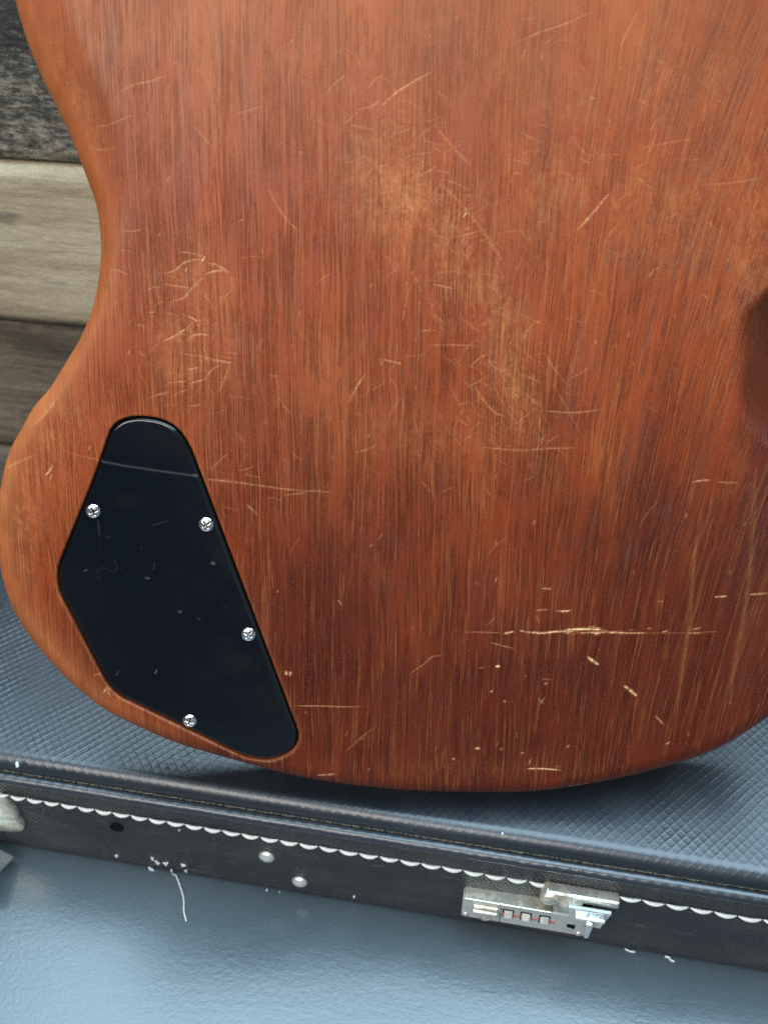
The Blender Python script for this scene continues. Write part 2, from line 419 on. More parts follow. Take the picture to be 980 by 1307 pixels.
# ------------------------------------------------------------------ case frame of reference
PIPE_Z = TOPZ - 0.012
zq = np.array([0, 0, 1.])
A_ = hit(0, 990, (0, 0, PIPE_Z), zq); B_ = hit(980, 1146, (0, 0, PIPE_Z), zq)
dirc = (B_ - A_) / np.linalg.norm(B_ - A_)
YAW = math.atan2(dirc[1], dirc[0])
ORG = (A_ + B_) / 2; ORG[2] = 0
BACK = np.array([-dirc[1], dirc[0], 0])
def loc(p): q = np.asarray(p) - ORG; return np.array([np.dot(q, dirc), np.dot(q, BACK), q[2]])
def side(x, y, out=0.0):                                   # photo pixel -> (along, height) on the case front
    q = loc(hit(x, y, ORG - out * BACK, BACK)); return q[0], q[2]
def wallpt(x, y, yl):
    q = loc(hit(x, y, ORG + yl * BACK, BACK)); return q[0], q[2]
print('TOPZ', TOPZ, 'YAW', math.degrees(YAW), 'ORG', ORG, 'BASE', BASE, 'side bottom', side(0, 1078), side(980, 1244))

# ------------------------------------------------------------------ plank wall
def plank_wall():
    yl = 0.255
    root = empty('plank_wall', ORG + yl * BACK, (0, 0, YAW))
    tag(root, 'weathered horizontal plank wall behind the guitar', 'wall')
    z1 = wallpt(0, 207, yl)[1]; z2 = wallpt(0, 410, yl)[1]; hgt = z1 - z2
    edges = [0.0, z2 - hgt, z2, z1, z1 + hgt]
    specs = [((0.035, 0.030, 0.026), (0.10, 0.088, 0.072), (0.19, 0.165, 0.13), 0.5, 0.0016),
             ((0.045, 0.036, 0.027), (0.130, 0.100, 0.068), (0.25, 0.205, 0.145), 0.5, 0.0016),
             ((0.22, 0.175, 0.115), (0.38, 0.315, 0.215), (0.52, 0.450, 0.325), 0.75, 0.0012),
             ((0.010, 0.010, 0.009), (0.062, 0.057, 0.048), (0.40, 0.355, 0.27), 0.3, 0.0040),
             ((0.040, 0.036, 0.030), (0.11, 0.096, 0.078), (0.21, 0.185, 0.145), 0.4, 0.0020)]
    proud = [0.0, -0.001, 0.002, -0.002, 0.001]
    for i, (a, b) in enumerate(zip(edges, edges[1:])):
        m = mat_plank(f'weathered_plank_{i}', specs[i][0], specs[i][1], specs[i][2], specs[i][3], i + 1, specs[i][4])
        nx, nz = 161, 17
        X, Z = np.meshgrid(np.linspace(-0.75, 0.85, nx), np.linspace(0, 1, nz))
        Xw = X
        lowe = a + 0.0016 + 0.0014 * (vnoise(X * 18, X * 0 + i, 60 + i) - .5); hie = b - 0.0016 + 0.0014 * (vnoise(X * 18, X * 0 + 9 + i, 80 + i) - .5)
        ZZ = lowe + (hie - lowe) * Z
        dd = np.minimum(ZZ - lowe, hie - ZZ)
        Y = -proud[i] + 0.0022 * (1 - smooth(0, 0.004, dd)) - 0.0016 * vnoise(X * 14, ZZ * 60, 30 + i)
        P = np.stack([Xw, Y, ZZ], -1)
        # close it into a board: sheet + top and bottom returns
        top = P[-1:].copy(); top[..., 1] = 0.02; bot = P[:1].copy(); bot[..., 1] = 0.02
        P = np.concatenate([bot, P, top], 0)
        o = grid_mesh('plank', P, m, root)
    bm = bmesh.new(); bevel_box(bm, (-0.75, 0.0205, 0.0), (0.85, 0.045, edges[-1]), 0)
    bm_obj('backing_board', bm, M_black, root)
plank_wall()

# ------------------------------------------------------------------ hard case lying on the floor
def instrument_case():
    root = empty('guitar_case', ORG, (0, 0, YAW))
    tag(root, 'black embossed vinyl guitar case lying flat under the guitar', 'guitar case')
    X0, X1, DEP = -0.50, 0.62, 0.192
    top = TOPZ; rr = 0.0068; zl = PIPE_Z + 0.0035
    # lid: profile by arc length from the seam, over the rounded lip, to the back
    vis0, vis1 = -0.235, 0.235
    xs = np.unique(np.concatenate([np.linspace(X0, vis0, 40), np.arange(vis0, vis1, 0.00054), np.linspace(vis1, X1, 40)]))
    arc = rr * math.pi / 2; low = max(top - rr - zl, 0.0005)
    ts = np.unique(np.concatenate([np.arange(0, 0.165, 0.00056), np.linspace(0.165, low + arc + DEP - rr - 0.02, 12)]))
    yy = np.empty_like(ts); zz = np.empty_like(ts); ny = np.empty_like(ts); nz = np.empty_like(ts)
    y00 = 0.0012
    for i, t in enumerate(ts):
        if t < low: yy[i], zz[i], ny[i], nz[i] = y00, zl + t, -1, 0
        elif t < low + arc:
            a = (t - low) / rr; yy[i] = y00 + rr - rr * math.cos(a); zz[i] = top - rr + rr * math.sin(a); ny[i], nz[i] = -math.cos(a), math.sin(a)
        else: yy[i] = y00 + rr + t - low - arc; zz[i] = top; ny[i], nz[i] = 0, 1
    X, T = np.meshgrid(xs, ts)
    # embossed diamond net
    wx = X + 0.0009 * (vnoise(X * 60, T * 60, 5) - .5); wt = T + 0.0009 * (vnoise(X * 60, T * 60, 6) - .5)
    p = 0.0050; q = 0.0056
    a = wx / p + wt / q; b = wx / p - wt / q
    da = np.abs(a - np.round(a)); db = np.abs(b - np.round(b))
    net = np.maximum(1 - smooth(0.02, 0.125, da), 1 - smooth(0.02, 0.125, db))
    pil = (1 - (2 * np.abs(a - np.floor(a) - .5)) ** 2) * (1 - (2 * np.abs(b - np.floor(b) - .5)) ** 2)
    hgt = 0.00019 * net + 0.00004 * pil
    hgt *= (0.6 + 0.8 * vnoise(X * 140, T * 140, 9)) * (0.42 * smooth(0.0005, 0.002, T) + 0.58 * smooth(0.010, 0.020, T)) * (0.55 + 0.9 * smooth(.25, .7, vnoise(X * 28, T * 28, 23)))
    hgt += -0.00035 * smooth(0.55, 0.9, vnoise(X * 35, T * 35, 19))  * 0 
    wob = 0.0010 * (vnoise(X * 9, T * 9, 12) - .5)
    hgt = hgt * ((X > vis0) & (X < vis1)) + wob * smooth(0.0, 0.02, T)
    P = np.stack([X, yy[:, None] + ny[:, None] * hgt, zz[:, None] + nz[:, None] * hgt], -1)
    lid = grid_mesh('lid', P, M_lid, root)
    # back roll of the lid and the shell below
    bx = []
    n = 10
    for i in range(n + 1):
        a = math.pi / 2 * i / n; bx.append((P[-1, 0, 1] - 0.0003 + 0.02 * math.sin(a), top - 0.02 + 0.02 * math.cos(a)))
    bx = [(P[-1, 0, 1] - 0.004, top - 0.0004)] + bx + [(bx[-1][0], 0.006), (bx[-1][0] - 0.006, 0.0)]
    bx += [(0.005, 0.0), (0.0012, 0.0012), (0.0, 0.005)]
    zr = list(np.linspace(0.008, PIPE_Z - 0.004, 12))
    bx += [(0.0, z) for z in zr] + [(0.0015, PIPE_Z - 0.001)]
    prof = np.array(bx)
    xsh = np.linspace(X0, X1, 90)
    V = np.stack([np.repeat(xsh[None, :], len(prof), 0), np.repeat(prof[:, :1], len(xsh), 1), np.repeat(prof[:, 1:], len(xsh), 1)], -1)
    V[-13:, :, 1] += 0.0012 * (vnoise(V[-13:, :, 0] * 22, V[-13:, :, 2] * 40, 44) - .5)
    sh = grid_mesh('side_shell', V, M_side, root)
    for xe, flip in ((X0, False), (X1, True)):
        ring = [(xe, y, z) for y, z in prof] + [(xe, 0.0, PIPE_Z), (xe, 0.0015, top - rr), (xe, rr, top)]
        mesh_obj('end_panel', ring, [tuple(range(len(ring)))], M_side, root, False)
    # dusty seam between lid and piping
    seam = np.array([(0.0030, PIPE_Z + 0.0012), (0.0014, PIPE_Z + 0.0026), (0.0016, PIPE_Z + 0.0038), (0.0032, PIPE_Z + 0.0046)])
    xs2 = np.linspace(vis0, vis1, 700)
    V = np.stack([np.repeat(xs2[None, :], 4, 0), np.repeat(seam[:, :1], len(xs2), 1), np.repeat(seam[:, 1:], len(xs2), 1)], -1)
    V[1:3, :, 1] -= 0.0007 * rng.random((2, len(xs2)))
    grid_mesh('dusty_seam', V, M_groove, root)
    # piping cord with a faint twist
    ns = 16; xs3 = np.concatenate([np.linspace(X0, vis0, 20), np.arange(vis0 + .0008, vis1, 0.0008), np.linspace(vis1, X1, 20)])
    ang = np.linspace(0, 2 * math.pi, ns + 1)
    XX, AA = np.meshgrid(xs3, ang)
    rad = 0.0031 + 0.00006 * np.sin(AA * 2.0 + XX * 2 * math.pi / 0.0062) + 0.00016 * vnoise(XX * 90, AA, 3)
    P = np.stack([XX, -0.0006 + rad * np.cos(AA), PIPE_Z - 0.0004 + rad * np.sin(AA)], -1)
    P[-1] = P[0]
    grid_mesh('piping', P, M_pipe, root)
    # white scalloped stitches
    s0, h0 = side(0, 1012); s1, h1 = side(980, 1174)
    # pitch counted on the photograph: 24 px near the left, 30 px near the right
    pitch = 0.0102
    pts = []
    for k in range(9):
        t = k / 8; x = (t - .5) * pitch * 0.95
        pts.append((x, -0.0007 - 0.0006 * math.sin(math.pi * t), 0.0009 * (2 * t - 1) ** 2 - 0.0005))
    rad = [0.00026 + 0.00095 * math.sin(math.pi * k / 8) ** 0.7 for k in range(9)]
    V, Fc = tube(pts, rad, 5)
    me = None
    x = -0.245
    while x < 0.245:
        gapk = 1 + 0.19 * x / 0.37                          # the stitch length grows slowly along the seam
        x += pitch * gapk
        hz = h0 + (h1 - h0) * (x - s0) / (s1 - s0)
        if me is None: st = mesh_obj('stitch', V, Fc, M_stitch, root); me = st.data
        else:
            st = bpy.data.objects.new('stitch', me); C.objects.link(st); st.parent = root
        st.location = (x, 0, hz + random.uniform(-.0002, .0002)); st.rotation_euler = (0, random.uniform(-.05, .05), 0)
        st.scale = (gapk * random.uniform(.96, 1.02), 1, random.uniform(.85, 1.15))
    # rivets and the empty rivet hole
    Mout = Matrix.Rotation(math.pi / 2, 4, 'X')
    for (px, py) in ((340, 1095), (382, 1127)):
        s, h = side(px, py, 0.001); bm = bmesh.new()
        lathe(bm, [(0.0042, -0.0012), (0.0042, 0.0002), (0.0038, 0.0010), (0.0027, 0.0017), (0.0012, 0.0021), (0, 0.0021)], 18, Matrix.Translation((s, -0.0002, h)) @ Mout)
        bm_obj('rivet', bm, M_rivet, root, True)
    s, h = side(150, 1054); bm = bmesh.new()
    lathe(bm, [(0.0036, 0.0004), (0.0034, 0.0012), (0.0030, 0.0012), (0.0027, 0.0007), (0, 0.0006)], 18, Matrix.Translation((s, -0.0003, h)) @ Mout)
    bm_obj('empty_rivet_hole', bm, M_black, root, True)
    # torn spots where the white backing shows through
    for (px, py, sc) in ((149, 1092, .7), (195, 1096, .9), (201, 1101, .8), (193, 1109, .9), (212, 1102, 1.1), (234, 1104, .8), (238, 1111, .8), (229, 1059, .4), (452, 1144, .5), (315, 1136, .4), (341, 1136, .4), (357, 1139, .4)):
        s, h = side(px, py); bm = bmesh.new()
        n = 13; R0 = 0.0019 * sc; rim = []; ctr_v = bm.verts.new((s, -0.0009, h))
        inner = []
        for k in range(n):
            g = 2 * math.pi * k / n; rr_ = R0 * random.uniform(0.25, 1.35)
            rim.append(bm.verts.new((s + rr_ * math.cos(g) * 0.95, 0.0002, h + rr_ * math.sin(g) * 1.25)))
            rr_ *= random.uniform(.45, .75)
            inner.append(bm.verts.new((s + rr_ * math.cos(g) * 0.95, -random.uniform(.0004, .0009), h + rr_ * math.sin(g) * 1.25)))
        for k in range(n):
            k2 = (k + 1) % n
            bm.faces.new((rim[k], inner[k], inner[k2], rim[k2])); bm.faces.new((inner[k], ctr_v, inner[k2]))
        bm_obj('torn_spot', bm, M_fluff, root, False)
    return root, X0, X1
CASE, CX0, CX1 = instrument_case()

def case_lock():
    """combination lock on the case front, in the case's own coordinates (a part with sub-parts)"""
    sL, _ = side(590, 1150, 0.005); sR, _ = side(752, 1180, 0.005)
    hb = side(586, 1166, 0.005)[1]; ht = hb + 0.0175
    o = 0.0062
    L = sR - sL
    bm = bmesh.new(); bevel_box(bm, (sL, -o, hb), (sR, 0.0012, ht), 0.0009, 2)
    lock = bm_obj('combination_lock', bm, M_zinc, CASE)
    lock['label'] = 'worn metal combination lock with three dials'
    u = lambda t: sL + t * L
    # bright folded top edge
    bm = bmesh.new(); bevel_box(bm, (sL + 0.0006, -o - 0.0006, ht - 0.0016), (u(.70), 0.001, ht + 0.0011), 0.0006)
    bm_obj('top_edge', bm, M_brass, lock)
    # slide button on the left, two ribs and a round stud
    bm = bmesh.new(); bevel_box(bm, (u(.085), -o - 0.0030, hb + 0.0085), (u(.285), -o + 0.0004, hb + 0.0122), 0.0010, 3)
    bm_obj('slide_button', bm, M_nickel, lock)
    bm = bmesh.new(); bevel_box(bm, (u(.085), -o - 0.0016, hb + 0.0128), (u(.285), -o + 0.0004, hb + 0.0149), 0.0007, 3)
    bm_obj('slide_rib', bm, M_brass, lock)
    Mo = Matrix.Rotation(math.pi / 2, 4, 'X')
    bm = bmesh.new(); lathe(bm, [(0.0034, -0.0005), (0.0034, 0.0006), (0.0027, 0.0012), (0.0023, 0.0008), (0.0014, 0.0010), (0, 0.0014)], 20, Matrix.Translation((u(.19), -o, hb + 0.0044)) @ Mo)
    bm_obj('stud', bm, M_brass, lock, True)
    bm = bmesh.new(); bevel_box(bm, (u(.305), -o - 0.0002, hb + 0.0012), (u(.310), -o + 0.0005, ht - 0.0024), 0)
    bm_obj('panel_joint', bm, M_black, lock)
    # three number wheels in dark slots, red marks between them
    for t in (.365, .505, .650):
        bm = bmesh.new(); bevel_box(bm, (u(t - .045), -o - 0.00025, hb + 0.0066), (u(t + .045), -o + 0.001, hb + 0.0142), 0.0002, 1)
        bm_obj('dial_slot', bm, M_black, lock)
        bm = bmesh.new(); bevel_box(bm, (-0.0023, -0.0022, -0.0024), (0.0023, 0.0016, 0.0026), 0.0006, 2, Matrix.Translation((u(t), -o + 0.0002, hb + 0.0106)) @ Matrix.Rotation(R_(-42), 4, 'X'))
        bm_obj('number_dial', bm, M_nickel, lock)
    for t in (.312, .435, .577, .715):
        bm = bmesh.new(); bevel_box(bm, (u(t - .018 + (.012 if t < .32 else 0)), -o - 0.0003, hb + 0.0084), (u(t + .018), -o + 0.0004, hb + 0.0102), 0.0002, 1)
        bm_obj('red_mark', bm, M_red, lock)
    # keyhole
    bm = bmesh.new(); bevel_box(bm, (u(.825), -o - 0.0003, hb + 0.0056), (u(.895), -o + 0.001, hb + 0.0100), 0.0006, 2)
    bm_obj('keyhole', bm, M_black, lock)
    bm = bmesh.new(); bevel_box(bm, (u(.825), -o - 0.0006, hb + 0.0050), (u(.870), -o + 0.001, hb + 0.0068), 0.0003, 2)
    bm_obj('keyhole_lip', bm, M_nickel, lock)
    for t, hh in ((.035, .003), (.93, .0022)):
        bm = bmesh.new(); lathe(bm, [(0.0017, -0.0003), (0.0016, 0.0004), (0.0009, 0.0008), (0, 0.0009)], 14, Matrix.Translation((u(t), -o, hb + hh)) @ Mo)
        bm_obj('pin', bm, M_brass, lock, True)
    # hasp fixed to the lid edge, with its bracket and the T-shaped catch
    s0, h0 = side(690, 1127, 0.004); s1, _ = side(793, 1143, 0.004)
    hasp_h = ht + 0.0125
    bm = bmesh.new(); bevel_box(bm, (s0 + 0.004, -0.0060, hasp_h), (s1, 0.0006, hasp_h + 0.0052), 0.0012, 3)
    hasp = bm_obj('hasp', bm, M_nickel, CASE)
    bm = bmesh.new(); lathe(bm, [(0.0044, -0.006), (0.0044, 0.0008), (0.0036, 0.0018), (0.0016, 0.0022), (0, 0.0022)], 20, Matrix.Translation((s0 + 0.005, -0.0058, hasp_h + 0.0005)) @ Mo)
    bm_obj('rivet', bm, M_brass, hasp, True)
    # curved bracket reaching down behind the catch
    m0 = s0 + 0.0085
    V = []; Fc = []; prof = [(0.0045, -0.0055), (0.0015, -0.0072), (-0.0035, -0.0078), (-0.0080, -0.0074), (-0.0105, -0.0062)]
    wd = [(0, .0125), (.0005, .0120), (.0005, .0105), (.0015, .012), (.002, .013)]
    for (dz, y), (a, b) in zip(prof, wd):
        for xx in (m0 + a, m0 + b):
            V += [(xx, y, hasp_h + dz), (xx, y + 0.0012, hasp_h + dz)]
    for i in range(4):
        k = i * 4; j = k + 4
        Fc += [(k, j, j + 2, k + 2), (k + 1, k + 3, j + 3, j + 1), (k, k + 1, j + 1, j), (k + 2, j + 2, j + 3, k + 3)]
    mesh_obj('bracket', V, Fc, M_brass, hasp)
    c0 = side(757, 1150, 0.010)[0]
    bm = bmesh.new(); bevel_box(bm, (c0 - 0.0072, -0.0140, hasp_h - 0.0012), (c0 + 0.0072, -0.0092, hasp_h + 0.0012), 0.0011, 4)
    bm_obj('catch_bar', bm, M_chrome, hasp)
    bm = bmesh.new()
    vs = bevel_box(bm, (c0 - 0.0019, -0.0150, hasp_h - 0.0150), (c0 + 0.0021, -0.0105, hasp_h - 0.0014), 0.0012, 4)
    for v in vs:
        k = (hasp_h - 0.0012 - v.co.z) / 0.014
        v.co.x = c0 + (v.co.x - c0) * (1 - 0.45 * k * k)
    bm_obj('catch_finger', bm, M_chrome, hasp)
    # skirt plate under the catch
    V = [(c0 - 0.0100, -0.0090, hasp_h + 0.0004), (c0 + 0.0098, -0.0090, hasp_h + 0.0004), (c0 + 0.0064, -0.0094, hasp_h - 0.0135), (c0 - 0.0078, -0.0094, hasp_h - 0.0125)]
    V += [(x, y + 0.0016, z) for x, y, z in V]
    mesh_obj('skirt_plate', V, [(0, 3, 2, 1), (4, 5, 6, 7), (0, 1, 5, 4), (1, 2, 6, 5), (2, 3, 7, 6), (3, 0, 4, 7)], M_zinc, hasp, False)
case_lock()

def left_latch():
    """tarnished latch whose right end shows at the left edge of the picture"""
    s, h = side(10, 1042, 0.003)
    pts = [(-0.034, 0.000), (-0.030, 0.008), (-0.020, 0.0105), (-0.010, 0.0115), (-0.003, 0.0105), (0.002, 0.0085), (0.0045, 0.0045), (0.0058, 0.0010), (0.0050, -0.0015), (0.0062, -0.0050),
           (0.0050, -0.0085), (0.000, -0.0100), (-0.010, -0.0105), (-0.022, -0.0100), (-0.031, -0.006)]
    ring = spline(pts, 4, True)
    V = []; Fc = []; n = len(ring); c = np.array([-0.013, 0.0])
    lv = [(1.0, 0.0008), (1.0, -0.0022), (0.93, -0.0034), (0.72, -0.0040), (0.40, -0.0055), (0.15, -0.0062)]
    for k, y in lv:
        for p in ring:
            q = c + (p - c) * k; V.append((s + q[0], y, h + q[1] * (1.75 if q[1] > 0 else 1.55)))
    for i in range(len(lv) - 1):
        for k in range(n):
            k2 = (k + 1) % n; Fc.append((i * n + k, i * n + k2, (i + 1) * n + k2, (i + 1) * n + k))
    Fc.append(tuple((len(lv) - 1) * n + k for k in range(n)))
    plate = mesh_obj('latch', V, Fc, M_brass, CASE)
    plate['label'] = 'tarnished lobed metal latch plate'
    s2, h2 = side(2, 1104, 0.020)
    bm = bmesh.new()
    M = Matrix.Translation((s2 - 0.0125, -0.0215, h2)) @ Matrix.Rotation(R_(-32), 4, 'X') @ Matrix.Rotation(R_(20), 4, 'Y')
    bevel_box(bm, (-0.012, -0.0065, -0.0012), (0.0118, 0.0175, 0.0012), 0.0010, 3, M)
    bm_obj('latch_lever', bm, M_nickel, plate)
left_latch()

def case_thread():
    a = [(219, 1110), (222, 1120), (228, 1129), (233, 1140), (235, 1152), (235, 1163), (238, 1176)]
    pts = []
    for i, (x, y) in enumerate(a):
        k = i / (len(a) - 1)
        if k < 0.35: s_, h_ = side(x, y, 0.0012); pts.append((s_, -0.0012, max(h_, 0.0012)))
        else:
            q = loc(hit(x, y, (0, 0, 0.0010), zq)); pts.append((q[0], q[1], 0.0010))
    P = spline(pts, 5)
    V, Fc = tube(P, 0.00042, 6)
    o = mesh_obj('loose_thread', V, Fc, M_thread, CASE)
    o['label'] = 'pale loose thread hanging onto the floor'
case_thread()

# ------------------------------------------------------------------ the guitar
GUITAR = empty('electric_guitar', BASE, (math.pi / 2 - LEAN, 0, 0))
tag(GUITAR, 'worn reddish brown mahogany electric guitar body, back side, leaning on the case', 'electric guitar')

OUT_PX = [(-20, -60), (7, 0), (14, 24), (26, 62), (42, 101), (66, 149), (87, 194), (104, 236), (116, 267), (122, 295), (125, 330), (123, 364), (116, 402), (101, 440), (84, 469),
          (63, 503), (42, 528), (25, 558), (12, 583), (2, 617), (-4, 660), (-5, 700), (1, 740), (12, 776), (25, 802), (42, 827), (63, 852), (92, 882), (135, 915), (177, 936),
          (227, 957), (297, 978), (373, 998), (447, 1010), (520, 1017), (594, 1019), (660, 1018), (705, 1013), (766, 1002), (817, 989), (881, 970), (924, 951), (980, 914),
          (1012, 882), (1036, 842), (1050, 795), (1054, 745), (1047, 690), (1038, 640), (1030, 590), (1026, 535), (1025, 480), (1026, 420), (1032, 350), (1044, 270), (1060, 180), (1090, 90), (1115, 0), (1128, -60)]
lowpts = [uv(x, y, 0.004 + (0.008 * min(1, max(0, (x - 640) / 200)) if y > 760 else 0)) for x, y in OUT_PX]
l0, r0 = lowpts[0], lowpts[-1]
# above the picture: shoulders closing into two pointed horns and the neck joint
cxm = (l0[0] + r0[0]) / 2
vt = l0[1]
upper = [(r0[0] + .012, vt + .030), (r0[0] + .010, vt + .060), (r0[0] - .016, vt + .078), (cxm + .080, vt + .055), (cxm + .050, vt + .020), (cxm + .030, vt + .012),
         (cxm - .030, vt + .012), (cxm - .050, vt + .020), (cxm - .080, vt + .058), (l0[0] + .016, vt + .084), (l0[0] - .010, vt + .064), (l0[0] - .012, vt + .030)]
OUTLINE = spline(lowpts + [np.array(p) for p in upper], 8, True)
OUTLINE[:, 1] -= OUTLINE[:, 1].min()
COV_PX = [(119, 613), (139, 556), (144, 546), (152, 538.5), (164, 533.5), (181, 532), (203, 535), (221, 543), (234, 556), (242, 570), (249, 586), (300, 721), (340, 827), (377, 925), (380, 936), (379.5, 946), (374, 956), (361, 965), (343, 970), (322, 968), (306, 963),
          (240, 931), (171, 897.5), (157, 891), (147, 883), (138, 873), (128, 856), (82, 767), (76, 752), (74, 738), (75, 724), (79, 712), (98, 665)]
COVER = spline([uv(x, y, 0.0005) for x, y in COV_PX], 8, True)
ctr = COVER.mean(0)
sd_out = SDF(OUTLINE); sd_cov = SDF(COVER, 0.02, 0.0008)
GAP = 0.0004
RAD = 0.0075
V_TOPVIEW = uv(490, -40)[1]
def px_of(u, v):                                         # guitar coordinates on the back face -> photo pixel
    X = BASE[0] + u; Y = BASE[1] + v * EV[1] + THICK * N_[1]; Z = BASE[2] + v * EV[2] + THICK * N_[2] - CAM_Z
    d = Y * F_[1] + Z * F_[2]; h = Y * U_[1] + Z * U_[2]
    return 490 + FPX * X / d, 653.5 - FPX * h / d
def face_depth(u, v, d):
    """how far the back surface lies below its flat plane; d = distance from the outline"""
    px, py = px_of(u, v)
    # forearm bevel down the left side, waist bevel on the right
    wl = 0.022 * smooth(470, 120, py) * smooth(430, 330, px) + 0.004 * smooth(700, 480, py) * smooth(400, 200, px)
    wr = 0.0310 * np.exp(-((py - 470) / 125.0) ** 4) * smooth(780, 860, px)
    wr = np.maximum(wr, 0.010 * smooth(300, 60, py) * smooth(780, 860, px))
    def ramp(w, sl):
        x = np.maximum(w - d, 0); k = 0.006
        return sl * np.where(x < k, x * x / (2 * k), x - k / 2)
    dep = ramp(wl, 0.34) + ramp(wr, 0.80)
    r = RAD + 0.0050 * smooth(640, 860, px) * smooth(680, 880, py)
    x = np.clip((r - d) / r, 0, 0.9995)
    dep = dep + r * (1 - np.sqrt(1 - x * x))
    return dep

